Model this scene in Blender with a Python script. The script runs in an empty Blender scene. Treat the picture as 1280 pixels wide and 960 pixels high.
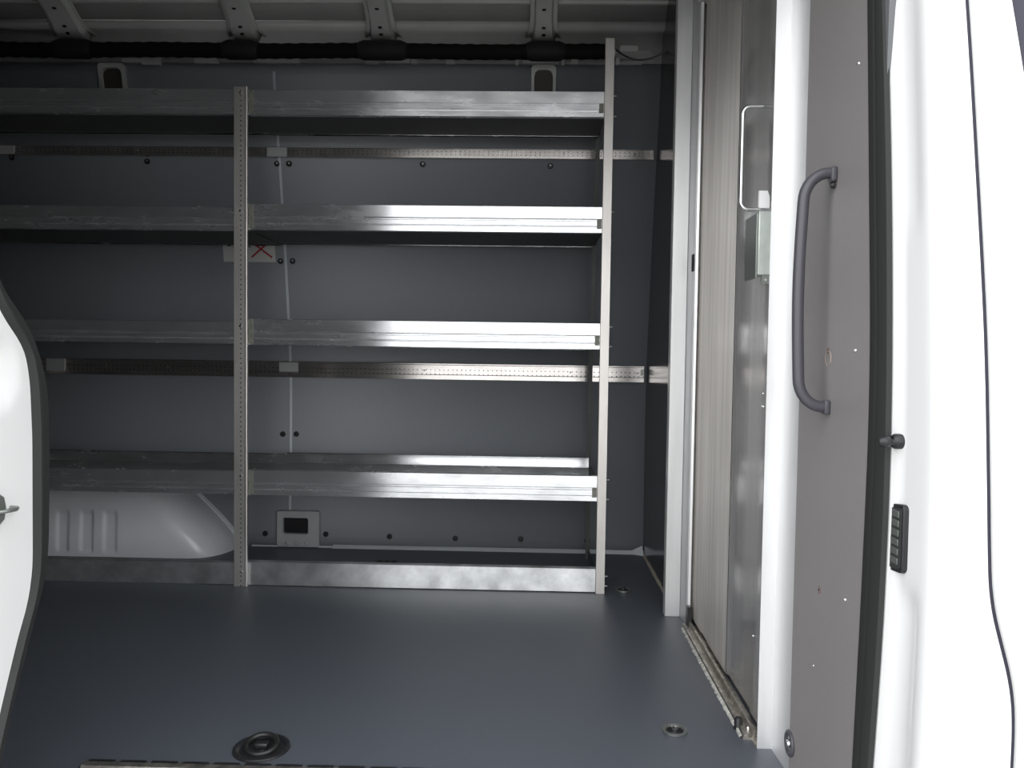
import bpy, math, random
from mathutils import Matrix, Vector
random.seed(7)
S = bpy.context.scene
COL = S.collection

# ---------------------------------------------------------------- camera
CAM_H = 0.73
R = ((0.99959216, 0.01485524, -0.02438911),
     (0.0249718, -0.04039076, 0.99887186),
     (0.01385338, -0.99907352, -0.04074525))
cd = bpy.data.cameras.new('camera'); cam = bpy.data.objects.new('camera', cd); COL.objects.link(cam)
m = Matrix.Identity(4)
for i in range(3):
    m[i][0] = R[i][0]; m[i][1] = -R[i][1]; m[i][2] = -R[i][2]
m[0][3] = 0; m[1][3] = 0; m[2][3] = CAM_H
cam.matrix_world = m
cd.sensor_width = 36; cd.lens = 36 * 1000 / 1280; cd.clip_start = 0.02
S.camera = cam

# ---------------------------------------------------------------- daylight
SKY = (0.95, 0.975, 1.0)
w = bpy.data.worlds.new('World'); S.world = w; w.use_nodes = True
nt = w.node_tree; nt.nodes.clear()
wo = nt.nodes.new('ShaderNodeOutputWorld'); wb = nt.nodes.new('ShaderNodeBackground')
tc = nt.nodes.new('ShaderNodeTexCoord'); sp = nt.nodes.new('ShaderNodeSeparateXYZ')
rp = nt.nodes.new('ShaderNodeValToRGB')
rp.color_ramp.elements[0].position = 0.0; rp.color_ramp.elements[0].color = (0.92, 0.93, 0.94, 1)
rp.color_ramp.elements[1].position = 0.8; rp.color_ramp.elements[1].color = (SKY[0], SKY[1], SKY[2], 1)
nt.links.new(tc.outputs['Generated'], sp.inputs[0]); nt.links.new(sp.outputs['Z'], rp.inputs[0])
nt.links.new(rp.outputs[0], wb.inputs[0]); wb.inputs[1].default_value = 3.15
nt.links.new(wb.outputs[0], wo.inputs[0])

S.view_settings.view_transform = 'Standard'; S.view_settings.look = 'None'
S.view_settings.gamma = 1; S.view_settings.use_curve_mapping = False
S.view_settings.exposure = 0.0
S.cycles.max_bounces = 10; S.cycles.glossy_bounces = 6; S.cycles.diffuse_bounces = 6
S.cycles.use_denoising = True

# ---------------------------------------------------------------- materials
def node(nt, t, **k):
    n = nt.nodes.new(t)
    for a, b in k.items(): setattr(n, a, b)
    return n

def mat(name, col, rough=0.5, metal=0.0, spec=0.5, coat=0.0, aniso=None, an=0.8,
        nscale=None, namp=0.0, ramp=0.0, bump=0.0, bscale=300, stretch=(1, 1, 1), perf=None, trans=0):
    M = bpy.data.materials.new(name); M.use_nodes = True
    t = M.node_tree; b = t.nodes['Principled BSDF']; L = t.links
    b.inputs['Base Color'].default_value = (*col, 1); b.inputs['Roughness'].default_value = rough
    b.inputs['Metallic'].default_value = metal; b.inputs['Specular IOR Level'].default_value = spec
    b.inputs['Coat Weight'].default_value = coat; b.inputs['Coat Roughness'].default_value = 0.08
    if aniso:
        c = node(t, 'ShaderNodeCombineXYZ')
        for i in range(3): c.inputs[i].default_value = aniso[i]
        b.inputs['Anisotropic'].default_value = an
        L.new(c.outputs[0], b.inputs['Tangent'])
    tcn = node(t, 'ShaderNodeNewGeometry')
    csock = None
    if nscale:
        mp = node(t, 'ShaderNodeMapping'); mp.inputs['Scale'].default_value = stretch
        L.new(tcn.outputs['Position'], mp.inputs[0])
        nz = node(t, 'ShaderNodeTexNoise'); nz.inputs['Scale'].default_value = nscale
        nz.inputs['Detail'].default_value = 6; nz.inputs['Roughness'].default_value = 0.6
        L.new(mp.outputs[0], nz.inputs['Vector'])
        mr = node(t, 'ShaderNodeMapRange'); mr.inputs['From Min'].default_value = .3; mr.inputs['From Max'].default_value = .7
        mr.inputs['To Min'].default_value = 1 - namp; mr.inputs['To Max'].default_value = 1 + namp
        L.new(nz.outputs['Fac'], mr.inputs['Value'])
        mx = node(t, 'ShaderNodeVectorMath', operation='SCALE'); mx.inputs[0].default_value = col
        L.new(mr.outputs[0], mx.inputs['Scale']); csock = mx.outputs[0]
        L.new(csock, b.inputs['Base Color'])
        if ramp:
            m2 = node(t, 'ShaderNodeMapRange'); m2.inputs['From Min'].default_value = .3; m2.inputs['From Max'].default_value = .7
            m2.inputs['To Min'].default_value = max(0.02, rough - ramp); m2.inputs['To Max'].default_value = rough + ramp
            L.new(nz.outputs['Fac'], m2.inputs['Value']); L.new(m2.outputs[0], b.inputs['Roughness'])
    if bump:
        n2 = node(t, 'ShaderNodeTexNoise'); n2.inputs['Scale'].default_value = bscale; n2.inputs['Detail'].default_value = 3
        L.new(tcn.outputs['Position'], n2.inputs['Vector'])
        bp = node(t, 'ShaderNodeBump'); bp.inputs['Strength'].default_value = bump; bp.inputs['Distance'].default_value = 0.002
        L.new(n2.outputs['Fac'], bp.inputs['Height']); L.new(bp.outputs[0], b.inputs['Normal'])
    if perf:
        # rows of punched holes: perf = list of (axis_along, pitch, axis_across, centre, half_size, z/x limits)
        s = node(t, 'ShaderNodeSeparateXYZ'); L.new(tcn.outputs['Position'], s.inputs[0])
        tot = None
        for al, pitch, ac, cen, hs in perf:
            d = node(t, 'ShaderNodeMath', operation='DIVIDE'); d.inputs[1].default_value = pitch; L.new(s.outputs[al], d.inputs[0])
            fr = node(t, 'ShaderNodeMath', operation='FRACT'); L.new(d.outputs[0], fr.inputs[0])
            lt = node(t, 'ShaderNodeMath', operation='LESS_THAN'); lt.inputs[1].default_value = 2 * hs / pitch; L.new(fr.outputs[0], lt.inputs[0])
            su = node(t, 'ShaderNodeMath', operation='SUBTRACT'); su.inputs[1].default_value = cen; L.new(s.outputs[ac], su.inputs[0])
            ab = node(t, 'ShaderNodeMath', operation='ABSOLUTE'); L.new(su.outputs[0], ab.inputs[0])
            l2 = node(t, 'ShaderNodeMath', operation='LESS_THAN'); l2.inputs[1].default_value = hs; L.new(ab.outputs[0], l2.inputs[0])
            mu = node(t, 'ShaderNodeMath', operation='MULTIPLY'); L.new(lt.outputs[0], mu.inputs[0]); L.new(l2.outputs[0], mu.inputs[1])
            if tot is None: tot = mu.outputs[0]
            else:
                mxx = node(t, 'ShaderNodeMath', operation='MAXIMUM'); L.new(tot, mxx.inputs[0]); L.new(mu.outputs[0], mxx.inputs[1]); tot = mxx.outputs[0]
        mm = node(t, 'ShaderNodeMix', data_type='RGBA'); L.new(tot, mm.inputs[0])
        if csock: L.new(csock, mm.inputs[6])
        else: mm.inputs[6].default_value = (*col, 1)
        mm.inputs[7].default_value = (.01, .01, .01, 1); L.new(mm.outputs[2], b.inputs['Base Color'])
        mq = node(t, 'ShaderNodeMath', operation='MULTIPLY_ADD'); L.new(tot, mq.inputs[0]); mq.inputs[1].default_value = -metal; mq.inputs[2].default_value = metal
        L.new(mq.outputs[0], b.inputs['Metallic'])
    return M

AX = (0, 0, 1); AZ = (1, 0, 0); AY = (0, 1, 0)   # tangent vectors for horizontally / vertically brushed metal
M_shelf = mat('shelf_aluminium', (.80, .81, .82), .24, .86, aniso=AX, an=.9, nscale=9, namp=.10, ramp=.06, stretch=(1, 1, 3))
M_toe = mat('toe_aluminium', (.72, .73, .74), .36, .85, aniso=AX, an=.8, nscale=14, namp=.25, ramp=.08)
M_under = mat('shelf_sheet_shaded', (.10, .10, .10), .6, .3, nscale=8, namp=.1)  # aluminium sheet darkened: the shade under the shelves is put into its colour
M_post = mat('post_aluminium', (.62, .60, .58), .5, 1, nscale=12, namp=.12, stretch=(1, 1, .3),
             perf=[('Z', .0148, 'X', -.8805, .0019)])
M_postR = mat('end_post_aluminium', (.72, .69, .66), .5, 1, nscale=12, namp=.10, stretch=(1, 1, .3))
M_bracket = mat('bracket_zinc', (.22, .22, .19), .6, .5, nscale=60, namp=.2)
M_rail = mat('rail_aluminium', (.74, .70, .67), .24, .9, aniso=AX, an=.85, nscale=20, namp=.12, stretch=(.3, 1, 2),
             perf=[('X', .016, 'Z', 1.409, .0016), ('X', .016, 'Z', 1.3985, .0016), ('X', .016, 'Z', .659, .0018), ('X', .016, 'Z', .644, .0018)])
M_clip = mat('clip_aluminium', (.52, .52, .52), .55, .4)
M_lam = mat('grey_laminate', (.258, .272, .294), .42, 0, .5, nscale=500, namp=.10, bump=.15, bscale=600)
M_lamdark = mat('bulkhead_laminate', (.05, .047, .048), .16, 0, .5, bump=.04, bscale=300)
M_lamwarm = mat('panel_laminate', (.25, .235, .232), .40, 0, .5, nscale=500, namp=.06, bump=.15, bscale=600)
M_floor = mat('floor_laminate', (.088, .099, .118), .40, 0, .5, nscale=500, namp=.12, bump=.3, bscale=500)
M_roof = mat('roof_primer', (.55, .56, .54), .45, 0, .5, nscale=6, namp=.08)
M_roofd = mat('roof_panel_metal', (.34, .34, .33), .5, 0, .5, nscale=6, namp=.08)
M_white = mat('white_paint', (.80, .80, .795), .25, 0, .5, coat=.6)
M_whitein = mat('white_paint_wheel_housing', (.88, .90, .93), .28, 0, .5, coat=.5, nscale=5, namp=.03)
M_seal = mat('rubber_seal', (.022, .022, .022), .7, 0, .3)
M_seal2 = mat('rubber_lip', (.03, .031, .03), .65, 0, .3)
M_gap = mat('gap_rubber', (.03, .028, .045), .7)
M_black = mat('black_plastic', (.018, .018, .02), .4)
M_foam = mat('black_wrap', (.006, .006, .006), .8, 0, .2)
M_sleeve = mat('black_sleeve', (.014, .014, .015), .7, 0, .3)
M_handle = mat('handle_grey', (.075, .072, .085), .38)
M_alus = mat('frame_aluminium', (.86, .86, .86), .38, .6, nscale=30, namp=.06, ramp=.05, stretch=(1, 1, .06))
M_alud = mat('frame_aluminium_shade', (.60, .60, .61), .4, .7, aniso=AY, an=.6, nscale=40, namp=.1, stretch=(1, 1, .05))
M_door = mat('door_aluminium', (.70, .68, .67), .23, .7, aniso=AY, an=.8, nscale=45, namp=.14, stretch=(1, 1, .03))
M_stile = mat('stile_aluminium', (.93, .89, .84), .48, .75, aniso=AY, an=.9, nscale=45, namp=.14, ramp=.03, stretch=(1, 1, .03))
M_track = mat('track_aluminium', (.6, .57, .52), .45, 1, nscale=50, namp=.4)
M_chrome = mat('chrome', (.85, .85, .86), .12, 1)
M_lock = mat('lock_zinc', (.62, .66, .62), .35, .6, nscale=30, namp=.1)
M_zinc = mat('zinc_dark', (.30, .32, .30), .4, .8)
M_paper = mat('paper_label', (.62, .62, .60), .6)
M_red = mat('red_print', (.42, .02, .03), .6)
M_cover = mat('pale_grey_plastic', (.48, .49, .50), .5, 0, nscale=25, namp=.05)
M_dkhole = mat('dark_opening', (.008, .008, .01), .7)
M_seam = mat('joint_strip', (.62, .65, .68), .45)
M_brown = mat('cavity_brown', (.06, .05, .045), .6)
M_dot = mat('contact_metal', (.13, .14, .13), .4, .3)
M_glass = mat('tinted_glass', (.012, .008, .014), .08, 0, .5)
M_ground = mat('pavement', (.30, .295, .285), .85, 0, .3, nscale=3, namp=.12)
M_in = mat('inner_lining', (.15, .155, .16), .5)

# ---------------------------------------------------------------- mesh builder
class MB:
    def __init__(s): s.v = []; s.f = []; s.sm = []
    def add(s, vs, fs, smooth=False):
        o = len(s.v); s.v += [tuple(p) for p in vs]
        s.f += [tuple(i + o for i in f) for f in fs]; s.sm += [smooth] * len(fs); return s
    def box(s, x0, x1, y0, y1, z0, z1):
        vs = [(x, y, z) for x in (x0, x1) for y in (y0, y1) for z in (z0, z1)]
        return s.add(vs, [(0, 1, 3, 2), (4, 6, 7, 5), (0, 4, 5, 1), (2, 3, 7, 6), (0, 2, 6, 4), (1, 5, 7, 3)])
    def prism(s, prof, ax, a0, a1, smooth=False):
        """closed profile extruded along ax ('x': prof=(y,z); 'y': (x,z); 'z': (x,y))"""
        def P(p, a): return {'x': (a, p[0], p[1]), 'y': (p[0], a, p[1]), 'z': (p[0], p[1], a)}[ax]
        n = len(prof); vs = [P(p, a0) for p in prof] + [P(p, a1) for p in prof]
        s.add(vs, [(i, (i + 1) % n, n + (i + 1) % n, n + i) for i in range(n)], smooth)
        return s.add(vs, [tuple(range(n)), tuple(reversed(range(n, 2 * n)))])
    def grid(s, rows, smooth=True):
        n = len(rows[0]); vs = [p for r in rows for p in r]
        return s.add(vs, [(i * n + j, i * n + j + 1, (i + 1) * n + j + 1, (i + 1) * n + j) for i in range(len(rows) - 1) for j in range(n - 1)], smooth)
    def tube(s, pts, r, n=12, cap=True, sy=1.0):
        pts = [Vector(p) for p in pts]; rows = []
        rs = r if isinstance(r, (list, tuple)) else [r] * len(pts)
        up = None
        for i, p in enumerate(pts):
            t = (pts[min(i + 1, len(pts) - 1)] - pts[max(i - 1, 0)]).normalized()
            if up is None:
                up = Vector((0, 0, 1)) if abs(t.z) < .9 else Vector((1, 0, 0))
            a = t.cross(up).normalized(); up = a.cross(t).normalized()
            rows.append([tuple(p + (a * math.cos(k * 2 * math.pi / n) + up * sy * math.sin(k * 2 * math.pi / n)) * rs[i]) for k in range(n)])
        vs = [q for rr in rows for q in rr]
        s.add(vs, [(i * n + k, i * n + (k + 1) % n, (i + 1) * n + (k + 1) % n, (i + 1) * n + k) for i in range(len(pts) - 1) for k in range(n)], True)
        if cap: s.add(vs, [tuple(range(n)), tuple(reversed(range((len(pts) - 1) * n, len(pts) * n)))])
        return s
    def lathe(s, prof, c, ax='z', n=24, sgn=1):
        """prof = (radius, height) pairs around axis through c"""
        rows = []
        for r, h in prof:
            row = []
            for k in range(n + 1):
                a = k * 2 * math.pi / n; u, v = r * math.cos(a), r * math.sin(a); h_ = h * sgn
                d = {'z': (u, v, h_), 'y': (u, h_, v), 'x': (h_, u, v)}[ax]
                row.append((c[0] + d[0], c[1] + d[1], c[2] + d[2]))
            rows.append(row)
        return s.grid(rows)
    def build(s, name, M, parent=None, bevel=0, solid=0, kind=None, weld=True):
        me = bpy.data.meshes.new(name); me.from_pydata(s.v, [], s.f)
        for p, k in zip(me.polygons, s.sm): p.use_smooth = k
        me.materials.append(M)
        import bmesh
        bm = bmesh.new(); bm.from_mesh(me)
        bmesh.ops.remove_doubles(bm, verts=bm.verts, dist=1e-6)
        bmesh.ops.recalc_face_normals(bm, faces=bm.faces)
        bm.to_mesh(me); bm.free()
        me.set_sharp_from_angle(angle=math.radians(38))
        o = bpy.data.objects.new(name, me); COL.objects.link(o)
        if parent is not None:
            o.parent = parent
            o.matrix_parent_inverse = Matrix.Translation(parent.location).inverted() if parent.type == 'EMPTY' else Matrix.Identity(4)
        if solid:
            md = o.modifiers.new('t', 'SOLIDIFY'); md.thickness = solid; md.offset = 1
        if bevel:
            md = o.modifiers.new('b', 'BEVEL'); md.width = bevel; md.segments = 2; md.limit_method = 'ANGLE'
        if kind: o['kind'] = kind
        return o

def thing(name, label, cat, loc, group=None, kind=None):
    o = bpy.data.objects.new(name, None); COL.objects.link(o); o.location = loc; o.empty_display_size = .05
    if label: o['label'] = label
    if cat: o['category'] = cat
    if group: o['group'] = group
    if kind: o['kind'] = kind
    return o
def tag(o, label, cat, group=None):
    o['label'] = label; o['category'] = cat
    if group: o['group'] = group
    return o
def interp(tab, x):
    if x <= tab[0][0]: return tab[0][1]
    for (a, b), (c, d) in zip(tab, tab[1:]):
        if x <= c:
            t = (x - a) / (c - a); return b + (d - b) * t
    return tab[-1][1]
def smooth_tab(tab, x, h):
    return sum(interp(tab, x + k * h / 4) for k in range(-4, 5)) / 9
def rrect(x0, x1, z0, z1, r, n=5):
    out = []
    for cx, cz, a0 in ((x1 - r, z1 - r, 0), (x0 + r, z1 - r, 90), (x0 + r, z0 + r, 180), (x1 - r, z0 + r, 270)):
        for k in range(n + 1):
            a = math.radians(a0 + 90 * k / n); out.append((cx + r * math.cos(a), cz + r * math.sin(a)))
    return out

# ================================================================ STRUCTURE
XB = -2.75                                            # rear of the load space
WALL = [(0, 2.90), (.35, 2.915), (.65, 2.915), (.9, 2.872), (1.2, 2.818), (1.4, 2.768), (1.695, 2.701)]
def wy(z): return smooth_tab(WALL, z, .12)

# far side wall (driver's side) lined with grey boards
zs = [i * 1.692 / 40 for i in range(41)]
b = MB(); b.grid([[(XB, wy(z), z), (.50, wy(z), z)] for z in zs])
wall = b.build('wall_back', M_lam, kind='structure', solid=.01)
# body-side strip (roof rail) above the lining, then curved roof side and roof skin
prof = [(2.706, 1.690), (2.700, 1.72), (2.692, 1.781), (2.645, 1.780), (2.640, 1.800), (2.600, 1.845), (2.592, 1.855), (2.45, 1.905), (2.1, 1.955), (1.6, 1.96), (1.2, 1.92), (1.06, 1.80), (1.03, 1.66)]
b = MB(); b.grid([[(XB, y, z), (.50, y, z)] for y, z in prof[:5]], smooth=False)
b.build('trim_1', M_roof, kind='structure', solid=.008)
b = MB(); b.grid([[(XB, y, z), (.50, y, z)] for y, z in prof[4:]], smooth=False)
b.build('ceiling', M_roofd, kind='structure', solid=.008)
# light pressed lip that separates the roof side from the roof skin
b = MB(); b.prism([(2.610, 1.838), (2.603, 1.846), (2.596, 1.848), (2.590, 1.846), (2.596, 1.838)], 'x', XB, .50)
b.build('trim_2', M_roof, kind='structure')

# roof bows (pressed steel cross members)
def bow(xc, wd, idx):
    c = [(2.694, 1.766), (2.648, 1.774), (2.618, 1.800), (2.57, 1.828), (2.43, 1.870), (2.1, 1.918), (1.6, 1.924), (1.2, 1.885), (1.08, 1.79)]
    b = MB(); rows = []
    prof2 = [(-wd / 2 - .012, .0), (-wd / 2, .004), (-wd / 2 + .006, -.016), (wd / 2 - .006, -.016), (wd / 2, .004), (wd / 2 + .012, .0)]
    for i, (y, z) in enumerate(c):
        a = c[max(i - 1, 0)]; d = c[min(i + 1, len(c) - 1)]
        t = Vector((0, d[0] - a[0], d[1] - a[1])).normalized(); n = Vector((0, -t.z, t.y))
        if n.z < 0: n = -n
        fl = 1 + .35 * max(0, 1 - i / 1.5)
        rows.append([(xc + u * fl, y + n.y * v, z + n.z * v) for u, v in prof2])
    b.grid(rows, smooth=False)
    o = b.build('trim_%d' % idx, M_roof, kind='structure', solid=.002)
    # punched slots along the bow
    for (y0, z0), (y1, z1), ts in ((c[1], c[2], (.15, .75)), (c[3], c[4], (.0, .38, .8))):
        for t in ts:
            y = y0 + (y1 - y0) * t; z = z0 + (z1 - z0) * t - .0205
            tl = Vector((0, y1 - y0, z1 - z0)).normalized() * .004
            hb = MB(); hb.add([(xc - .006, y - tl.y, z - tl.z), (xc + .006, y - tl.y, z - tl.z), (xc + .006, y + tl.y, z + tl.z), (xc - .006, y + tl.y, z + tl.z)], [(0, 1, 2, 3)])
            hb.build('slot', M_dkhole, o, solid=.001)
    return o
for i, (x, wd) in enumerate(((.022, .062), (-.508, .066), (-.965, .070), (-1.545, .085), (-2.10, .07))):
    bow(x, wd, 3 + i)

# floor of the load space with the step well cut out at the side door
FZ = -.02
b = MB()
b.box(XB, .50, 1.352, 2.93, FZ, 0)
b.box(XB, -.776, 1.02, 1.352, FZ, 0)
floor = b.build('floor', M_floor, kind='structure')
b = MB()   # step well below the floor edge
b.box(-.776, .50, .98, 1.352, -.24, -.22); b.box(-.776, .50, 1.346, 1.352, -.22, -.022); b.box(-.782, -.776, 1.02, 1.352, -.22, -.022)
b.build('trim_8', M_in, kind='structure')
b = MB()   # aluminium nosing and rubber on the floor edge
b.prism([(1.353, .0), (1.353, .004), (1.338, .004), (1.335, .0), (1.335, -.03), (1.338, -.03), (1.338, -.0)], 'x', -.770, .44)
n_ = b.build('trim_9', M_track, kind='structure')
b = MB()
for k in range(22): b.box(-.765 + k * .055, -.765 + k * .055 + .045, 1.352, 1.360, .0, .004)
b.build('rubber_insert', M_black, n_)
# pale sealing lip where the wall meets the floor
b = MB(); b.prism([(2.897, .0), (2.897, .012), (2.890, .010), (2.880, .001)], 'x', -.72, .415)
b.prism([(2.897, .0), (2.897, .006), (2.893, .006), (2.890, .001)], 'x', -1.02, -.72)
b.build('trim_10', M_seam, kind='structure')
b = MB(); b.add([(.35, 2.897, .001), (.412, 2.897, .03), (.412, 2.86, .001), (.412, 2.897, .001)], [(0, 1, 3), (1, 2, 3), (0, 2, 1), (0, 3, 2)])
b.build('trim_11', M_seam, kind='structure')

# body shell: near side above, behind and below the opening, rear end
YE = [(-.35, 1.05), (0, .985), (.17, .970), (.29, .966), (.44, .966), (.62, .967), (.775, .980), (.964, .998), (1.17, 1.022), (1.5, 1.07), (1.8, 1.14)]
def ye(z): return smooth_tab(YE, z, .10)
zf = [i * .05 for i in range(-9, 37)]
OT = 1.56                                             # top of the door opening
b = MB()
b.grid([[(XB - .05, ye(z), z), (-.70, ye(z), z)] for z in zf])
b.grid([[(-.70, ye(z), z), (.50, ye(z), z)] for z in zf if z >= OT])
b.grid([[(-.70, ye(z), z), (.50, ye(z), z)] for z in zf if z <= -.18])
side = b.build('wall_front', M_white, kind='structure', solid=.012)
b = MB()   # inner lining of the near side
b.grid([[(XB, ye(z) + .055, z), (-.80, ye(z) + .055, z)] for z in zf if z >= 0])
b.grid([[(-.71, ye(z) + .055, z), (.50, ye(z) + .055, z)] for z in zf if z >= OT])
b.build('lining', M_in, side, solid=.004)
b = MB(); b.box(XB - .05, XB, 1.0, 2.95, -.02, 1.98)
b.build('wall_left', M_in, kind='structure')
b = MB(); b.prism([(1.05, OT), (1.14, 1.80), (1.3, 1.97), (2.4, 1.99), (2.75, 1.85), (2.72, 1.98), (2.4, 2.06), (1.3, 2.05), (1.08, 1.86)], 'x', XB - .05, .60)
b.build('trim_12', M_white, kind='structure')

# ---------------------------------------------------------------- bulkhead (front end of the load space)
b = MB()
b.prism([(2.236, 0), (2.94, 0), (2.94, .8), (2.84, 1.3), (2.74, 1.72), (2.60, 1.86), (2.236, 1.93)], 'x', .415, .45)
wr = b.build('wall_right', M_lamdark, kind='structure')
b = MB()
b.box(.47, .49, 1.10, 2.94, -.02, 1.97)
b.build('backing', M_in, wr)
b = MB(); b.box(.440, .452, 1.40, 2.24, 1.68, 1.93)
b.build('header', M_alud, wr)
b = MB()   # beige sealant bead along the floor
rows = []
for i in range(30):
    y = 2.24 + i * .65 / 29; r = .004 + .0025 * random.random()
    rows.append([(.415, y, r * 1.6), (.415 - r, y, r * .7), (.415 - r * 1.2, y, 0.0003)])
b.grid(rows); b.build('sealant', mat('sealant', (.42, .38, .32), .6, nscale=80, namp=.3), wr)

# aluminium door frame, far jamb
fr = thing('trim_13', None, None, (.40, 2.2, 0), kind='structure')
b = MB(); b.prism([(.379, 2.205), (.421, 2.205), (.421, 2.236), (.379, 2.236)], 'z', 0, 1.93)
b.build('jamb_face', M_alus, fr, bevel=.0015)
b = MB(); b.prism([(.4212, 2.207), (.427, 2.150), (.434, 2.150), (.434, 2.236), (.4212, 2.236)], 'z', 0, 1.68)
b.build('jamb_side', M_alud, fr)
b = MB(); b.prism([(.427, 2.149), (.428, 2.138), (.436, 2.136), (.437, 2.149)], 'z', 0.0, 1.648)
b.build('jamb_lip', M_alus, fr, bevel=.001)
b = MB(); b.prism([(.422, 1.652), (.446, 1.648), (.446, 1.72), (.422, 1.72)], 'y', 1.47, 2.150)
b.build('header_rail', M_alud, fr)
b = MB(); b.box(.4245, .4265, 2.150, 2.170, .950, .995)
b.build('strike_slot', M_dkhole, fr)
b = MB(); b.box(.425, .437, 2.118, 2.137, .0, .055)
b.build('foot_block', M_black, fr)

# near aluminium post of the frame
b = MB()
b.prism([(.428, 1.467), (.4545, 1.467), (.4575, 1.3740), (.470, 1.3740), (.470, 1.52), (.448, 1.52), (.432, 1.4705)], 'z', 0, 1.95)
b.build('trim_14', M_alus, kind='structure')

# sliding aluminium door in the bulkhead
dr = thing('door_1', None, None, (.452, 1.8, 0), kind='structure')
b = MB()   # face: flat stile, shallow groove, main panel, a slim near rib
pts = [(1.7845, .001), (1.775, .006), (1.600, .006), (1.595, .003), (1.52, .003), (1.515, .006), (1.478, .006)]
b.prism([(.446 + d, y) for y, d in pts] + [(.462, 1.478), (.462, 1.7845)], 'z', .012, 1.69)
b.build('door_panel', M_door, dr)
b = MB(); pts = [(2.235, .0), (2.05, .0), (2.045, .002), (1.985, .002), (1.98, .0), (1.785, .0)]
b.prism([(.446 + d, y) for y, d in pts] + [(.463, 1.785), (.463, 2.235)], 'z', .012, 1.69)
b.build('door_stile', M_stile, dr)
# wire pull handle
hp = [(.452, 1.50, 1.186)]
for cx, cz, a0 in ((.381 + .014, 1.186 - .014, 90), (.381 + .014, .998 + .014, 180)):
    for k in range(7):
        a = math.radians(a0 + 15 * k); hp.append((cx + .014 * math.cos(a), 1.50, cz + .014 * math.sin(a)))
hp.append((.452, 1.50, .998))
b = MB(); b.tube(hp, .0032, 10); b.build('door_handle', M_chrome, dr)
# latch case with keeper tabs
lk = MB().box(.4155, .450, 1.500, 1.555, .878, .997).build('latch_case', M_lock, dr, bevel=.0015)
MB().box(.4120, .4157, 1.503, 1.580, .872, .992).build('latch_plate', M_zinc, lk, bevel=.001)
b = MB(); b.prism([(.4150, .997), (.4350, .997), (.4350, 1.022), (.4310, 1.033), (.4150, 1.033)], 'y', 1.502, 1.508)
b.build('keeper_tab', mat('white_enamel', (.8, .8, .8), .35), lk)
b = MB(); b.prism([(.4385, .997), (.4540, .997), (.4540, 1.030), (.4440, 1.030), (.4385, 1.012)], 'y', 1.502, 1.508)
b.build('keeper_tab', M_lock, lk)
b = MB(); b.prism([(.424, .862), (.447, .862), (.447, .879), (.424, .879)], 'y', 1.503, 1.507)
b.build('mount_foot', M_zinc, lk)
MB().lathe([(0, -.002), (.0025, -.002), (.003, 0)], (.431, 1.503, .869), 'y', 10).build('rivet', M_chrome, lk)
MB().lathe([(0, -.002), (.0025, -.002), (.003, 0)], (.441, 1.503, .869), 'y', 10).build('rivet', M_chrome, lk)
for (y, z) in ((1.60, .335), (1.60, .25), (1.585, .17), (1.56, .655), (1.555, .63), (1.565, .63)):
    MB().lathe([(0, -.0025), (.002, -.002), (.0028, 0)], (.4525 - (.003 if 1.52 < y < 1.595 else 0), y, z), 'x', 10).build('screw', M_chrome, dr)

# floor track of the bulkhead door
tk = thing('door_track', 'aluminium channel on the floor under the bulkhead sliding door', 'track', (.43, 1.8, 0))
b = MB()
b.prism([(.411, .0), (.413, .010), (.419, .010), (.421, .004), (.429, .004), (.430, .016), (.434, .016), (.435, .004), (.450, .004), (.452, .0)], 'y', 1.50, 2.122)
b.build('channel', M_track, tk)
rows = []
b = MB()
for i in range(60):
    y = 1.505 + i * .60 / 59; r = .0025 + .0035 * random.random()
    rows.append([(.411, y, .006), (.411 - r, y, .003), (.411 - r * 1.2, y, .0004)])
b.grid(rows); b.build('sealant', mat('white_sealant', (.62, .6, .56), .6, nscale=120, namp=.5), tk)
b = MB(); b.lathe([(0, .022), (.006, .022), (.008, .018), (.008, .004), (.010, .0)], (.4135, 1.545, 0), 'z', 16)
b.build('door_stop', M_black, tk)
for (x, y) in ((.430, 1.535), (.436, 1.485)):
    MB().lathe([(0, .009), (.004, .009), (.006, .005), (.006, 0)], (x, y, .001), 'z', 14).build('bolt', M_chrome, tk)
MB().prism([(.428, .0), (.431, .008), (.445, .008), (.447, .0)], 'y', 1.472, 1.50).build('end_piece', M_track, tk)

# grey lining board between the post and the side door opening (curved near edge follows the body)
PE = [(-.02, 1.128), (.147, 1.121), (.30, 1.112), (.45, 1.106), (.69, 1.099), (.956, 1.124), (1.227, 1.150), (1.6, 1.19), (1.75, 1.21)]
def pe(z): return smooth_tab(PE, z, .12)
zp = [-.02 + i * .05 for i in range(36)]
TT = (0, .05, .1, .15, .2, .25, .3, .35, .4, .5, .75, 1)
def panel_row(z):
    fr_ = [(.465 - .0085 * max(0, (1 - t / .5)) ** 1.7, 1.3735 + (pe(z) - 1.3735) * t, z) for t in TT]
    return fr_ + [(x + .003, y, z) for x, y, z in reversed(fr_)] + [fr_[0]]
b = MB(); b.grid([panel_row(z) for z in zp])
pan = b.build('wall_pillar', M_lamwarm, kind='structure')
pan.name = 'wall_right_front'
for (y, z, r, mm, nm) in ((1.162, .738, .0028, M_chrome, 'screw'), (1.171, .373, .0028, M_chrome, 'screw'), (1.182, 1.151, .0028, M_chrome, 'screw'),
                      (1.350, 1.232, .0022, M_zinc, 'screw'), (1.365, .995, .0022, M_zinc, 'screw'), (1.289, .228, .0018, M_chrome, 'screw')):
    MB().lathe([(0, -.0022), (r * .7, -.002), (r, 0)], (.4645, y, z), 'x', 12).build(nm, mm, pan)
b = MB(); b.lathe([(.0105, 0), (.0115, -.0012), (.0125, 0)], (.4645, 1.266, .726), 'x', 24)
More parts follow.
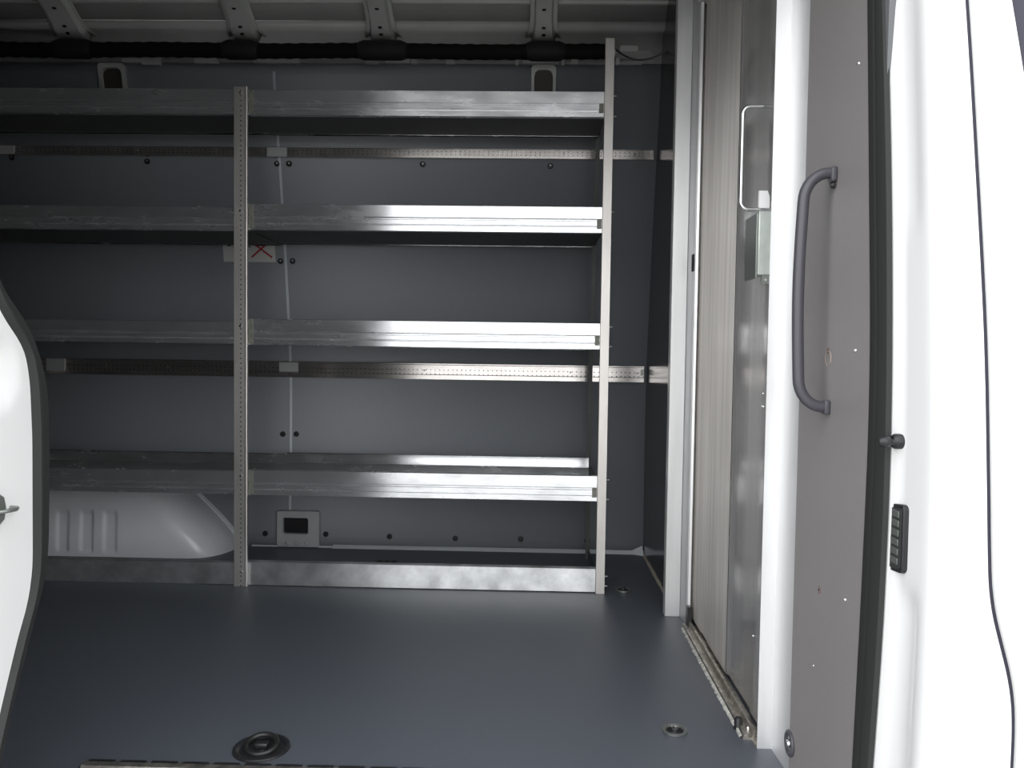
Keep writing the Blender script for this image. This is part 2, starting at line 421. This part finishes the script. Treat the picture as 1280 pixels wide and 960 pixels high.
b.build('punched_ring', mat('raw_edge', (.35, .27, .24), .6), pan)
MB().lathe([(0, -.0006), (.005, -.0006)], (.4645, 1.268, .738), 'x', 12).build('hole', mat('filler', (.20, .13, .12), .6), pan)
b = MB(); b.lathe([(.0045, 0), (.0055, -.0007), (.0075, 0)], (.4645, 1.277, .356), 'x', 20)
b.build('red_ring', mat('red_mark', (.25, .10, .10), .6), pan)
MB().lathe([(0, -.0006), (.0028, -.0006)], (.4645, 1.277, .356), 'x', 12).build('hole', M_dkhole, pan)
b = MB(); b.grid([[(.4640, 1.41 - i * .012, .0005), (.4640, 1.41 - i * .012, .008 + .003 * random.random())] for i in range(10)])
b.build('sealant', M_seam, pan, solid=.002)

# black rubber door seal on the front edge of the opening
zq = [-.02 + i * .04 for i in range(42)]
b = MB(); rows = []
for z in zq:
    y = pe(z); rows.append([(.4700, y + .004, z), (.4625, y + .004, z), (.4615, y - .003, z), (.4635, y - .011, z), (.4700, y - .012, z)])
b.grid(rows)
sl = tag(b.build('door_seal', M_seal, None), 'black rubber seal down the front edge of the side door opening', 'door seal')
SO = [(-.02, 1.095), (.169, 1.081), (.297, 1.066), (.44, 1.059), (.652, 1.056), (.947, 1.078), (1.211, 1.112), (1.6, 1.16)]
def so(z): return smooth_tab(SO, z, .12)
b = MB(); rows = []
for z in zq:
    y = pe(z) - .012; e = so(z)
    rows.append([(.4700, y + .001, z), (.4655, y, z), (.4640, (y + e) / 2, z), (.4665, e + .003, z), (.4725, e, z)])
b.grid(rows); b.build('seal_lip', M_seal2, sl)

# white door pillar (B pillar): jamb, rounded corner, outer skin
b = MB(); rows = []
def dent(z, c, h): return max(0, 1 - abs(z - c) / h)
for i in range(0, 190):
    z = -.45 + i * .012
    e = so(z); k = ye(z)
    # step pressed into the jamb just under the contact plate, and a shallow pocket above the seat of the striker
    st = .006 * (1 / (1 + math.exp((z - .425) / .006))) + .003 * (1 / (1 + math.exp(-(z - .90) / .012)))
    row = [(.473, e + .004, z), (.476, e - .003, z), (.4785, e - .010, z)]
    ya = e - .014; yb = k + .020
    for t in (0, .2, .4, .6, .8, 1):
        row.append((.4815 + .006 * t + st * math.sin(math.pi * min(1, t * 1.25)) ** .5 if 0 < t < .8 else .4815 + .006 * t, ya + (yb - ya) * t, z))
    row += [(.4895, k + .013, z), (.4935, k + .006, z), (.499, k + .0015, z), (.508, k, z)]
    rows.append(row)
b.grid(rows)
# outer skin up to the shut line
def shut(z): return smooth_tab([(-.5, .600), (.23, .593), (.295, .592), (.33, .588), (.361, .580), (.40, .568), (.44, .558), (.52, .5535), (.62, .550), (.776, .547), (.971, .540), (1.171, .534), (1.7, .515)], z, .03)
rows2 = []
for i in range(0, 190):
    z = -.45 + i * .012; k = ye(z); s_ = shut(z)
    rows2.append([(.508, k, z), ((.508 + s_) / 2, k, z), (s_ - .004, k, z), (s_ - .0032, k + .0025, z), (s_ - .0032, k + .012, z)])
b.grid(rows2)
pil = b.build('wall_pillar', M_white, kind='structure'); pil.name = 'trim_15'
# front cab door beyond the shut line
fd = thing('door_2', None, None, (.9, 1.0, -.45), kind='structure')
def wl(z): return .575 + (1.20 - z) * .20            # slanting rear edge of the window
b = MB(); rows = []
for i in range(0, 190):
    z = -.45 + i * .012; k = ye(z); s_ = shut(z)
    xe = 1.75
    if z > 1.0: xe = max(s_ + .012, .592 + (1.13 - z) * .12)
    rows.append([(s_ + .0032, k + .012, z), (s_ + .0032, k + .0025, z), (s_ + .004, k, z)] + [(s_ + .004 + (xe - s_ - .004) * t / 6, k, z) for t in range(1, 7)])
b.grid(rows)
b.build('door_skin', M_white, fd)
b = MB(); b.grid([[(.56, ye(z) + .008, z), (1.75, ye(z) + .008, z)] for z in [.98 + i * .05 for i in range(15)]])
b.build('window_glass', M_glass, fd)
b = MB(); b.grid([[(.502, ye(z) + .005, z), (1.75, ye(z) + .012, z)] for z in zf])
b.build('door_gap', M_gap, fd)

# striker buffer on the jamb
bx = thing('door_buffer', 'small black rubber buffer knob on the white pillar above the contact plate', 'buffer', (.484, 1.05, .619))
b = MB(); b.lathe([(0, -.010), (.0075, -.010), (.0098, -.007), (.0102, 0), (.0102, .004)], (.4800, 1.049, .620), 'x', 24); b.build('base', M_black, bx)
b = MB(); b.lathe([(0, -.014), (.004, -.0135), (.0068, -.010), (.0076, -.005), (.0068, 0), (.004, .003), (.004, .012)], (.4640, 1.0445, .6195), 'x', 20); b.build('knob', M_black, bx)
# door contact plate
cp = thing('contact_plate', 'black vented electrical contact plate set in the white door pillar', 'contact plate', (.482, 1.045, .446))
def par(y0, y1, z0, z1, sh, r, n=5):
    return [(y, z + (y - y0) / (y1 - y0) * sh) for y, z in rrect(y0, y1, z0, z1, r, n)]
b = MB(); b.prism(par(1.0245, 1.0640, .452, .541, -.004, .008), 'x', .4765, .495); f_ = b.build('frame', M_black, cp, bevel=.0015)
b = MB(); b.prism(par(1.029, 1.059, .457, .536, -.004, .004), 'x', .4757, .4766); b.build('recess', mat('contact_base', (.04, .042, .042), .5), cp)
for k in range(6):
    z = .4615 + k * .0122
    b = MB(); b.box(.4738, .4758, 1.033, 1.052, z, z + .0088); b.build('contact', M_dot, cp, bevel=.0008)

# white rear pillar of the opening with its seal (bulges inwards at the lock)
CI = [(-.2, .985), (.17, 1.019), (.225, 1.040), (.347, 1.099), (.40, 1.124), (.45, 1.131), (.58, 1.135), (.66, 1.132), (.70, 1.122), (.753, 1.093), (.809, 1.031), (.90, 1.005), (1.6, 1.01)]
CW = [(-.2, .955), (.17, .99), (.263, 1.029), (.328, 1.058), (.375, 1.083), (.42, 1.093), (.6, 1.095), (.68, 1.091), (.725, 1.080), (.772, 1.030), (.86, .985), (1.6, .995)]
def ci(z): return smooth_tab(CI, z, .018)
def cw(z): return smooth_tab(CW, z, .018)
b = MB(); rows = []
for i in range(0, 185):
    z = -.25 + i * .01; e = cw(z); k = ye(z) - .002
    k = min(k, e - .012)
    row = [(-.760, k, z), (-.705, k, z), (-.699, k + .002, z), (-.6965, k + .006, z)]
    # pressed oval pocket
    for t in (.15, .3, .45, .6, .75, .9, 1.0):
        y = k + .006 + (e - k - .006) * t
        d = ((y - 1.022) / .030) ** 2 + ((z - .690) / .048) ** 2
        dd = .011 * max(0, 1 - d) ** .5 if d < 1 else 0
        row.append((-.695 - dd, y, z))
    row.append((-.699, e + .004, z)); rows.append(row)
b.grid(rows)
# inner return behind the bulge
rows = []
for i in range(0, 185):
    z = -.25 + i * .01
    rows.append([(-.699, cw(z) + .002, z), (-.74, max(cw(z) + .002, ye(z) + .05), z), (-.80, ye(z) + .052, z)])
b.grid(rows)
cpil = b.build('trim_16', M_white, kind='structure')
b = MB(); rows = []
for i in range(0, 185):
    z = -.25 + i * .01; e = cw(z); c = ci(z); md_ = e + (c - e) * .55
    rows.append([(-.705, e - .001, z), (-.6945, e + .001, z), (-.6885, (e + md_) / 2, z), (-.6925, md_, z)])
b.grid(rows)
s2 = tag(b.build('door_seal', M_seal2, None), 'black rubber seal curving down the white rear pillar of the side opening', 'door seal')
b = MB(); rows = []
for i in range(0, 185):
    z = -.25 + i * .01; e = cw(z); c = ci(z); md_ = e + (c - e) * .55
    rows.append([(-.6925, md_ - .001, z), (-.6935, (md_ + c) / 2, z), (-.6950, c, z), (-.712, c - .002, z)])
b.grid(rows); b.build('seal_lip', M_seal, s2)
# lock striker on that pillar
st = thing('lock_striker', 'grey metal lock striker on the white rear pillar', 'striker', (-.694, 1.03, .52))
MB().prism([(1.000, .485), (1.026, .500), (1.030, .515), (1.026, .530), (1.000, .545)], 'x', -.6955, -.689).build('plate', M_zinc, st, bevel=.001)
b = MB(); b.tube([(-.692, 1.010, .512), (-.684, 1.020, .512), (-.680, 1.036, .512), (-.684, 1.044, .512), (-.694, 1.046, .512)], .0028, 8); b.build('pin', M_zinc, st)

# ground outside
MB().box(-14, 14, -16, 6, -.72, -.70).build('ground', M_ground, kind='structure')

# ================================================================ SHELVING
sh = thing('shelving_unit', 'two-bay aluminium shelving rack with five levels bolted together along the far van wall', 'shelving', (-.34, 2.41, 0))
XL, XM0, XM1, XR0, XR1 = -2.02, -.901, -.859, .203, .230
LVL_R = [(1.503, 1.427, 2.635), (1.164, 1.086, 2.745), (.818, .739, 2.80), (.358, .280, 2.81)]
LVL_L = [(1.505, 1.429, 2.635), (1.154, 1.082, 2.745), (.809, .741, 2.80), (.354, .282, 2.81)]
def lip(b, x0, x1, z1, z0, y):
    h = z1 - z0
    pr = [(y, z1), (y - .0035, z1 - .0015), (y - .0035, z1 - .46 * h), (y - .001, z1 - .50 * h), (y - .001, z1 - .54 * h), (y - .003, z1 - .57 * h),
          (y - .003, z1 - .72 * h), (y - .0008, z1 - .75 * h), (y - .0035, z1 - .79 * h), (y - .0035, z0 + .001), (y, z0), (y + .012, z0), (y + .012, z0 + .0018), (y + .002, z0 + .0018), (y + .002, z1 - .002), (y + .010, z1 - .002), (y + .010, z1)]
    b.prism(pr, 'x', x0, x1)
for bay, x0, x1 in (('R', -.866, XR0 + .002), ('L', XL, -.8665)):
    for z1, z0, yb in (LVL_R if bay == 'R' else LVL_L):
        # a tray: front lip, deck and back lip
        b = MB(); lip(b, x0, x1, z1, z0, 2.412)
        s_ = b.build('shelf', M_shelf, sh)
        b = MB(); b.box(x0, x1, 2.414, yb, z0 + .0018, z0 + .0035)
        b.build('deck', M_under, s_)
        b = MB(); b.prism([(yb, z0), (yb, z1 + .002), (yb - .010, z1 + .002), (yb - .010, z1), (yb - .002, z1), (yb - .002, z1 - .03), (yb - .0045, z1 - .034), (yb - .002, z1 - .038), (yb - .002, z0 + .002), (yb - .012, z0 + .002), (yb - .012, z0)], 'x', x0, x1)
        b.build('back_lip', M_shelf, s_)
        if bay == 'R':
            b = MB(); b.box(-.8585, -.846, 2.4065, 2.4085, z0 + .004, z1 - .002); b.box(-.8585, -.8565, 2.407, 2.46, z0 + .004, z1 - .002)
            b.build('corner_bracket', M_bracket, s_)
            b = MB(); b.box(.188, .2015, 2.4072, 2.4086, z0 + .012, z0 + .040)
            b.build('corner_bracket', M_bracket, s_)
b = MB(); b.prism([(2.412, .002), (2.409, .003), (2.409, .073), (2.412, .075), (2.430, .075), (2.430, .073), (2.414, .073), (2.414, .002)], 'x', -.866, XR0 + .002)
b.build('toe_rail', M_toe, sh)
b = MB(); b.prism([(2.412, .002), (2.409, .003), (2.409, .069), (2.412, .071), (2.430, .071), (2.430, .069), (2.414, .069), (2.414, .002)], 'x', XL, -.8665)
b.build('toe_rail', M_toe, sh)
# posts
def front_post(x0, x1, h, M, rib):
    b = MB(); b.box(x0, x1, 2.400, 2.403, 0.0, h); b.box(x0, x0 + .0025, 2.403, 2.44, 0.0, h)
    p = b.build('post', M, sh)
    if rib:
        b = MB(); b.tube([(x1 - .004, 2.3995, .001), (x1 - .004, 2.3995, h)], .0042, 10)
        b.build('post_rib', M_postR, p)
    return p
pm = front_post(XM0, XM1, 1.508, M_post, True)
pl_ = front_post(XL - .02, XL + .02, 1.508, M_postR, False)
b = MB(); b.box(XR0, XR1, 2.398, 2.4015, 0, 1.655); b.box(XR1 - .0025, XR1, 2.4015, 2.436, 0, 1.655); b.box(XR0, XR0 + .0025, 2.4015, 2.4085, 0, 1.655)
prr = b.build('post', M_postR, sh, bevel=.0008)
for z in (1.49, 1.14, .795, .34, .045):
    MB().lathe([(0, -.004), (.003, -.0035), (.005, -.001), (.005, 0)], (-.8805 + random.uniform(-.002, .004), 2.4, z), 'y', 12).build('bolt', M_chrome, pm)
for z in (1.492, 1.432, 1.15, .807, .748, .345, .285, .05, .02):
    MB().lathe([(0, .010), (.003, .010), (.003, .003), (.0048, .003), (.0048, 0)], (XR1, 2.416, z), 'x', 10).build('bolt', M_zinc, prr)
for x in (.2095,):
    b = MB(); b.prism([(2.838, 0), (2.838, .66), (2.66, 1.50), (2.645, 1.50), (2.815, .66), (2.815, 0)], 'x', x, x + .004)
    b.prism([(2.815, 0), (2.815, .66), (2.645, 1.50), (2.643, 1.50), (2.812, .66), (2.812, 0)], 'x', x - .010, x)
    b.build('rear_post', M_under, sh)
    for z, yb in ((.003, 2.815), (.30, 2.815), (.76, 2.80), (1.10, 2.75), (1.445, 2.65)):
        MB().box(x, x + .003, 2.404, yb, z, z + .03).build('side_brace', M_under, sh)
# adjustable foot with nut seen behind the toe rail at the end post
b = MB(); b.lathe([(.009, 0), (.009, .004), (.004, .006), (.004, .04), (.008, .04), (.008, .05), (0, .05)], (.185, 2.46, 0), 'z', 12)
b.build('foot_bolt', M_zinc, sh)

# ================================================================ THINGS ON THE FAR WALL
def wall_rail(name, label, z0, z1, segs, yoff):
    t = thing(name, label, 'rail', (-.4, wy((z0 + z1) / 2), z0), 'aluminium rails across the far wall')
    for x0, x1 in segs:
        y = wy((z0 + z1) / 2) - .002; h = z1 - z0
        b = MB(); b.prism([(y, z0), (y - yoff, z0 + .001), (y - yoff, z0 + .28 * h), (y - yoff + .003, z0 + .32 * h), (y - yoff + .003, z1 - .10 * h), (y - yoff, z1 - .06 * h), (y - yoff, z1), (y, z1)], 'x', x0, x1)
        b.build('rail_bar', M_rail, t)
    return t
r1 = wall_rail('upper_wall_rail', 'slim perforated aluminium rail screwed across the far wall under the top shelf', 1.386, 1.418, ((-2.7, -.884), (-.880, .403)), .013)
r2 = wall_rail('lower_wall_rail', 'wider aluminium rail across the far wall below the middle shelf', .624, .682, ((-2.7, -.884), (-.880, .4045)), .016)
for t, z, h, pc in ((r1, 1.402, .022, (-.897, .004)), (r2, .662, .024, (-.895, .002))):
    y = wy(z) - .017
    MB().box(-.925 + .005, -.851, y - .002, y + .004, z - h * .75, z + h * .75).build('joint_clip', M_clip, t, bevel=.002)
y = wy(.65) - .018
MB().box(.393, .402, y - .010, y, .650, .672).build('end_bolt', M_zinc, r2)
for x in (-1.60, -1.37, -1.0, -.80, -.43, .10, .34):
    MB().lathe([(0, -.003), (.002, -.003), (.003, 0)], (x, wy(1.4) - .015, 1.404), 'y', 10).build('rivet', M_zinc, r1)
    MB().lathe([(0, -.003), (.002, -.003), (.003, 0)], (x + .04, wy(.65) - .018, .657), 'y', 10).build('rivet', M_zinc, r2)
MB().box(-1.78, -1.71, wy(.65) - .0205, wy(.65) - .014, .635, .682).build('joint_clip', M_clip, r2, bevel=.002)
MB().box(-1.86, -1.80, wy(1.4) - .0165, wy(1.4) - .012, 1.388, 1.418).build('joint_clip', M_clip, r1, bevel=.002)

# black panel screws
for x, z in ((-.974, .046), (-.749, .048), (-.513, .044), (-.271, .042), (-.031, .044), (.212, .043), (-.913, .414), (-.863, .415), (-.901, 1.04), (-.858, 1.041),
             (-1.822, 1.381), (-1.346, 1.372), (-.892, 1.368), (-.850, 1.368), (-.386, 1.370), (.053, 1.368)):
    y = wy(z)
    o = MB().lathe([(0, -.004), (.004, -.005), (.0085, -.004), (.0105, -.001), (.0105, .001)], (x, y, z), 'y', 16).build('panel_screw', M_black, wall)
    if z > 1:
        MB().lathe([(0, -.0056), (.0032, -.0056), (.0035, -.004)], (x + .001, y, z + .001), 'y', 10).build('screw_head', M_zinc if x < -.95 else M_clip, o)
# vertical joint strip between the boards
rows = []
b = MB()
for i in range(60):
    z = .10 + i * (1.66 - .10) / 59; y = wy(z) - .0015
    rows.append([(-.8865, y + .002, z), (-.8865, y - .001, z), (-.8780, y - .001, z), (-.8780, y + .002, z)])
b.grid(rows, smooth=False); b.build('joint_strip', M_seam, wall)

# white label with a red cross
lb = thing('warning_label', 'white paper warning label with a red cross stuck to the far wall', 'label', (-1.02, wy(1.07) - .001, 1.03))
def onwall(x, z, off): return (x, wy(z) - off, z)
b = MB(); b.grid([[onwall(x, z, .0012) for x in (-1.105, -.918)] for z in (1.036, 1.07, 1.112)]); b.build('paper', M_paper, lb)
b = MB()
for (xa, za, xb, zb, wd) in ((-1.004, 1.052, -.936, 1.108, .006), (-1.004, 1.108, -.930, 1.052, .006)):
    d = Vector((xb - xa, 0, zb - za)).normalized(); n = Vector((-d.z, 0, d.x)) * wd / 2
    b.add([onwall(xa + n.x, za + n.z, .0020), onwall(xb + n.x, zb + n.z, .0020), onwall(xb - n.x, zb - n.z, .0020), onwall(xa - n.x, za - n.z, .0020)], [(0, 1, 2, 3)])
b.build('red_cross', M_red, lb)
for (xa, za, xb, zb) in ((-.990, 1.092, -.955, 1.096), (-1.012, 1.086, -1.006, 1.092), (-1.088, 1.090, -1.076, 1.094), (-.965, 1.100, -.94, 1.104)):
    b = MB(); b.add([onwall(xa, za, .0016), onwall(xb, za, .0016), onwall(xb, zb, .0016), onwall(xa, zb, .0016)], [(0, 1, 2, 3)])
    b.build('print_mark', M_black, lb)

# pale plastic access cover with a dark opening
cv = thing('access_cover', 'pale grey plastic cover with a dark rectangular opening low on the far wall', 'cover', (-.85, 2.88, .003))
y = wy(.07)
def ring(b, outer, inner, y0, y1):
    n = len(outer)
    vs = [(x, y0, z) for x, z in outer] + [(x, y0, z) for x, z in inner] + [(x, y1, z) for x, z in outer] + [(x, y1, z) for x, z in inner]
    fs = []
    for i in range(n):
        j = (i + 1) % n
        fs += [(i, j, n + j, n + i), (i, 2 * n + i, 2 * n + j, j), (n + i, n + j, 3 * n + j, 3 * n + i), (2 * n + i, 3 * n + i, 3 * n + j, 2 * n + j)]
    b.add(vs, fs)
b = MB(); ring(b, rrect(-.925, -.768, .003, .136, .010), rrect(-.902, -.810, .052, .110, .008), y - .022, y - .002)
b.build('cover_plate', M_cover, cv, bevel=.003)
b = MB(); b.prism(rrect(-.906, -.806, .048, .114, .010), 'y', y - .006, y - .003); b.build('opening', M_dkhole, cv)
for k, x in enumerate((-.885, -.850, -.812)):
    MB().lathe([(0, -.006), (.006, -.005), (.010, 0)], (x, y - .022, .018), 'y', 16).build('moulded_boss', M_cover, cv)
MB().box(-.914, -.911, y - .0235, y - .0215, .035, .115).build('moulded_line', M_cover, cv)

# wheel housing
def wheel():
    def xe(z): return smooth_tab([(0, -1.060), (.05, -1.085), (.12, -1.15), (.20, -1.235), (.275, -1.34)], z, .03)
    def yf(z): return smooth_tab([(0, 2.705), (.05, 2.706), (.18, 2.714), (.24, 2.735), (.275, 2.79)], z, .03)
    rows = []
    ribs = ((-1.636, -1.598), (-1.553, -1.513), (-1.472, -1.430), (-1.72, -1.68))
    nz = 60
    for i in range(nz + 1):
        z = .272 * i / nz
        row = []
        Yw = wy(z) - .001; rx = .125 + .02 * z; x0 = xe(z); Yf = yf(z)
        for k in range(25):
            a = math.pi / 2 * k / 24; ca, sa = math.cos(a), math.sin(a)
            p = 1.0
            row.append((x0 - rx + rx * ca ** .9, Yw - (Yw - Yf) * sa ** .75, z))
        xs = x0 - rx
        n2 = 180; xend = -2.2
        for k in range(1, n2 + 1):
            x = xs + (xend - xs) * k / n2
            d = 0
            for r0, r1 in ribs:
                c = (r0 + r1) / 2; hw = (r1 - r0) / 2
                fx = max(0, min(1, (hw - abs(x - c)) / .006 + .5)); fz = max(0, min(1, (z - .012) / .012)) * max(0, min(1, (.165 - z) / .02))
                d = max(d, fx * fz)
            row.append((x, Yf + .007 * d, z))
        rows.append(row)
    rows.append([(x, wy(.276) - .001, .276) for x, y_, z in rows[-1]])
    b = MB(); b.grid(rows)
    o = b.build('wheel_housing', M_whitein, None)
    b = MB(); b.grid([[(xe(z) - .006, wy(z) - .016, z), (xe(z) + .004, wy(z) - .014, z), (xe(z) + .012, wy(z) - .001, z)] for z in [.25 * i / 20 for i in range(21)]])
    b.build('flange', M_whitein, o); return o
tag(wheel(), 'white painted ribbed wheel housing behind the lowest shelf at left', 'wheel arch')

# ---------------------------------------------------------------- under the roof: wrapped tube, tabs, brackets, cable
tb = thing('wrapped_tube', 'long black wrapped tube running under the roof along the far wall', 'tube', (-.9, 2.6, 1.688))
b = MB(); pts = []; rs = []
n = 240
for i in range(n + 1):
    x = -2.7 + i * (2.7 + .232) / n
    pts.append((x, 2.60, 1.688 + .0015 * math.sin(x * 9))); rs.append(.0235 + .0012 * math.sin(x * 140) * (1 if random.random() > .3 else .3))
b.tube(pts, rs, 14); b.build('tube', M_foam, tb)
for c, h_ in ((.028, .058), (-.495, .075), (-.952, .055), (-1.50, .06)):
    b = MB(); b.tube([(c - h_ - .01, 2.60, 1.690), (c - h_, 2.60, 1.690), (c - h_ + .015, 2.60, 1.690), (c + h_ - .015, 2.60, 1.690), (c + h_, 2.60, 1.690), (c + h_ + .01, 2.60, 1.690)], [.020, .0255, .0305, .0305, .0255, .020], 16)
    b.build('sleeve', M_sleeve, tb)

# metal ledge with welded tabs behind the tube
lg = MB(); lg.prism([(2.712, 1.684), (2.697, 1.684), (2.695, 1.687), (2.695, 1.695), (2.712, 1.695)], 'x', XB, .35)
ledge = lg.build('trim_17', M_roofd, kind='structure')
for x0, x1, z0, z1 in ((-1.32, -1.255, 1.672, 1.694), (-1.387, -1.315, 1.680, 1.692), (-1.142, -1.061, 1.678, 1.695), (-.944, -.788, 1.680, 1.695), (-.567, -.525, 1.680, 1.696), (-.50, -.42, 1.682, 1.695), (-.415, -.395, 1.680, 1.696),
                       (-.30, -.27, 1.680, 1.692), (-.070, -.058, 1.676, 1.699), (-.045, .075, 1.682, 1.699), (.082, .094, 1.676, 1.699), (.115, .137, 1.682, 1.698), (.262, .275, 1.680, 1.700)):
    MB().box(x0, x1, 2.682, 2.696, z0 - .001, z1).build('mounting_tab', M_roof, ledge, bevel=.0015)
# hoop-shaped body brackets
for idx, (x0, x1) in enumerate(((-.016, .066), (-1.475, -1.385))):
    b = MB(); yb_ = wy(1.60) - .016
    o_ = [(x0, 1.52)] + [(x0 + .012 + .012 * math.cos(math.radians(a)), 1.668 + .012 * math.sin(math.radians(a))) for a in (180, 150, 120, 90)] + [(x1 - .012 + .012 * math.cos(math.radians(a)), 1.668 + .012 * math.sin(math.radians(a))) for a in (90, 60, 30, 0)] + [(x1, 1.52)]
    k = .010
    i_ = [(x0 + k, 1.52)] + [(x0 + k + .020 + .020 * math.cos(math.radians(a)), 1.645 + .020 * math.sin(math.radians(a))) for a in (180, 150, 120, 90)] + [(x1 - k - .020 + .020 * math.cos(math.radians(a)), 1.645 + .020 * math.sin(math.radians(a))) for a in (90, 60, 30, 0)] + [(x1 - k, 1.52)]
    nn = len(o_)
    vs = []
    for yy in (0, .02):
        for P_ in (o_, i_):
            vs += [(x, wy(z) - .018 + yy, z) for x, z in P_]
    fs = []
    for i in range(nn - 1):
        fs += [(i, i + 1, nn + i + 1, nn + i), (i, 2 * nn + i, 2 * nn + i + 1, i + 1), (nn + i, nn + i + 1, 3 * nn + i + 1, 3 * nn + i)]
    b.add(vs, fs)
    hp_ = b.build('trim_%d' % (18 + idx), M_roof, kind='structure')
    b = MB(); b.add([(x0 + k, wy(1.52) - .004, 1.52), (x1 - k, wy(1.52) - .004, 1.52), (x1 - k, wy(1.66) - .004, 1.665), (x0 + k, wy(1.66) - .004, 1.665)], [(0, 1, 2, 3)])
    b.build('cavity', M_brown, hp_)
# pressed pockets in the roof rail
for idx, (x0, x1) in enumerate(((-1.33, -1.14), (-.30, -.09), (.10, .17), (-.47, -.33), (.262, .385))):
    b = MB(); b.prism([(x0 - .012, 1.700), (x0 + .012, 1.727), (x1 - .012, 1.727), (x1 + .012, 1.700)], 'y', 2.690, 2.6965)
    b.build('pressed_pocket', M_roofd, ledge)
MB().prism(rrect(.275, .335, 1.722, 1.742, .006), 'y', 2.686, 2.696).build('pressed_pad', M_roof, ledge, bevel=.001)

cb = thing('thin_cable', 'thin black cable sagging from the end post to the bulkhead under the roof', 'cable', (.34, 2.62, 1.68))
pts = []
for i in range(25):
    t = i / 24; x = .235 + t * .185
    z = 1.705 - .030 * (1 - (2 * t - 1.10) ** 2) if t > .02 else 1.708
    pts.append((x, 2.60 + .03 * math.sin(t * 3), z))
MB().tube(pts, .0028, 8).build('cord', M_black, cb)
MB().box(.234, .243, 2.592, 2.606, 1.700, 1.722).build('plug', M_black, cb)
MB().box(.240, .252, 2.594, 2.606, 1.678, 1.696).build('tag', M_clip, cb)

# ================================================================ THINGS ON FLOOR AND PANEL
def ring_cup(name, label, x, y, r, kind):
    t = thing(name, label, 'tie-down ring', (x, y, 0))
    if kind == 'cup':
        b = MB(); b.lathe([(r * 1.02, .0005), (r, .0045), (r * .92, .0055), (r * .84, .004), (r * .78, .0012), (0, .0010)], (x, y, 0), 'z', 36); b.build('cup', M_black, t)
        b = MB(); pts = [(x + r * .55 * math.cos(a), y + r * .50 * math.sin(a), .0085 + .006 * math.sin(a)) for a in [k * 2 * math.pi / 28 for k in range(29)]]
        b.tube(pts, .0052, 10); b.build('ring', mat('ring_steel', (.03, .03, .03), .4, .5), t)
        MB().box(x - .012, x + .012, y - .006, y + .010, .001, .012).build('hinge_block', M_black, t, bevel=.003)
        MB().lathe([(0, .006), (.004, .006), (.006, .003), (.006, .001)], (x + .008, y - r * .38, 0), 'z', 12).build('screw', M_zinc, t)
    else:
        b = MB(); b.lathe([(r, .0005), (r, .004), (r * .85, .005), (r * .72, .003), (r * .70, .0008)], (x, y, 0), 'z', 30); b.build('rim', M_zinc, t)
        b = MB(); b.lathe([(r * .72, .0012), (0, .0012)], (x, y, 0), 'z', 24); b.build('well', M_dkhole, t)
        b = MB(); b.lathe([(r * .30, .001), (r * .30, .008), (r * .18, .010), (0, .010)], (x, y, 0), 'z', 16); b.build('bolt_head', M_chrome, t)
    return t
ring_cup('tie_down_cup', 'large round black tie-down ring cup in the grey floor near the step', -.482, 1.418, .050, 'cup')
ring_cup('floor_anchor', 'small round metal floor anchor beside the bulkhead door track', .287, 1.527, .024, 'small')
ring_cup('floor_anchor', 'small dark round floor anchor by the shelving end post', .292, 2.442, .024, 'small')
sg = thing('floor_slot', 'small dark rectangular slot in the floor behind the toe rail', 'slot', (-.49, 2.71, 0))
MB().box(-.527, -.453, 2.698, 2.722, .0004, .003).build('slot_frame', M_black, sg)
for k in range(3): MB().box(-.518 + k * .024, -.504 + k * .024, 2.703, 2.717, .003, .004).build('slot_hole', M_dkhole, sg)

# tie-down ring on the panel foot
pr_ = thing('panel_tie_down', 'black tie-down ring screwed low on the grey panel beside the post', 'tie-down ring', (.46, 1.385, .06))
b = MB(); b.lathe([(0, -.004), (.020, -.004), (.027, -.002), (.028, 0)], (.4645, 1.372, .058), 'x', 28); b.build('base_plate', M_black, pr_)
pts = [(.4565, 1.372 + .017 * math.cos(a), .058 + .019 * math.sin(a)) for a in [k * 2 * math.pi / 24 for k in range(25)]]
MB().tube(pts, .0042, 10).build('ring', M_handle, pr_)
MB().lathe([(0, -.010), (.005, -.010), (.007, -.006), (.007, 0)], (.461, 1.372, .058), 'x', 14).build('screw', M_chrome, pr_)

# grab handle
gh = thing('grab_handle', 'dark grey tubular grab handle mounted vertically on the grey panel', 'handle', (.465, 1.26, .65))
X0, X1, ZT, ZB_, RR = .4645, .4165, 1.010, .6500, .045
pts = [(X0, 1.26, ZT + .002), (X0 - .006, 1.26, ZT + .002)]
for k in range(9):
    a = math.radians(90 + 90 * k / 8); pts.append((X1 + RR * .85 + RR * .85 * math.cos(a), 1.26, ZT - RR + .002 + RR * math.sin(a)))
for k in range(1, 12): pts.append((X1 - .004 * math.sin(math.pi * k / 12), 1.26, ZT - RR + (ZB_ + RR - ZT + RR) * k / 12))
for k in range(9):
    a = math.radians(180 + 90 * k / 8); pts.append((X1 + RR * .85 + RR * .85 * math.cos(a), 1.26, ZB_ + RR + RR * math.sin(a)))
pts += [(X0 - .004, 1.26, ZB_), (X0, 1.26, ZB_)]
MB().tube(pts, .0088, 16).build('bar', M_handle, gh)
for z in (ZT, ZB_):
    MB().box(.4555, .4648, 1.250, 1.270, z - .012, z + .011).build('mounting_foot', M_handle, gh, bevel=.003)
MB().lathe([(0, -.006), (.003, -.006), (.0055, -.003), (.0055, 0)], (.4625, 1.258, ZT - .017), 'x', 12).build('screw', M_black, gh)
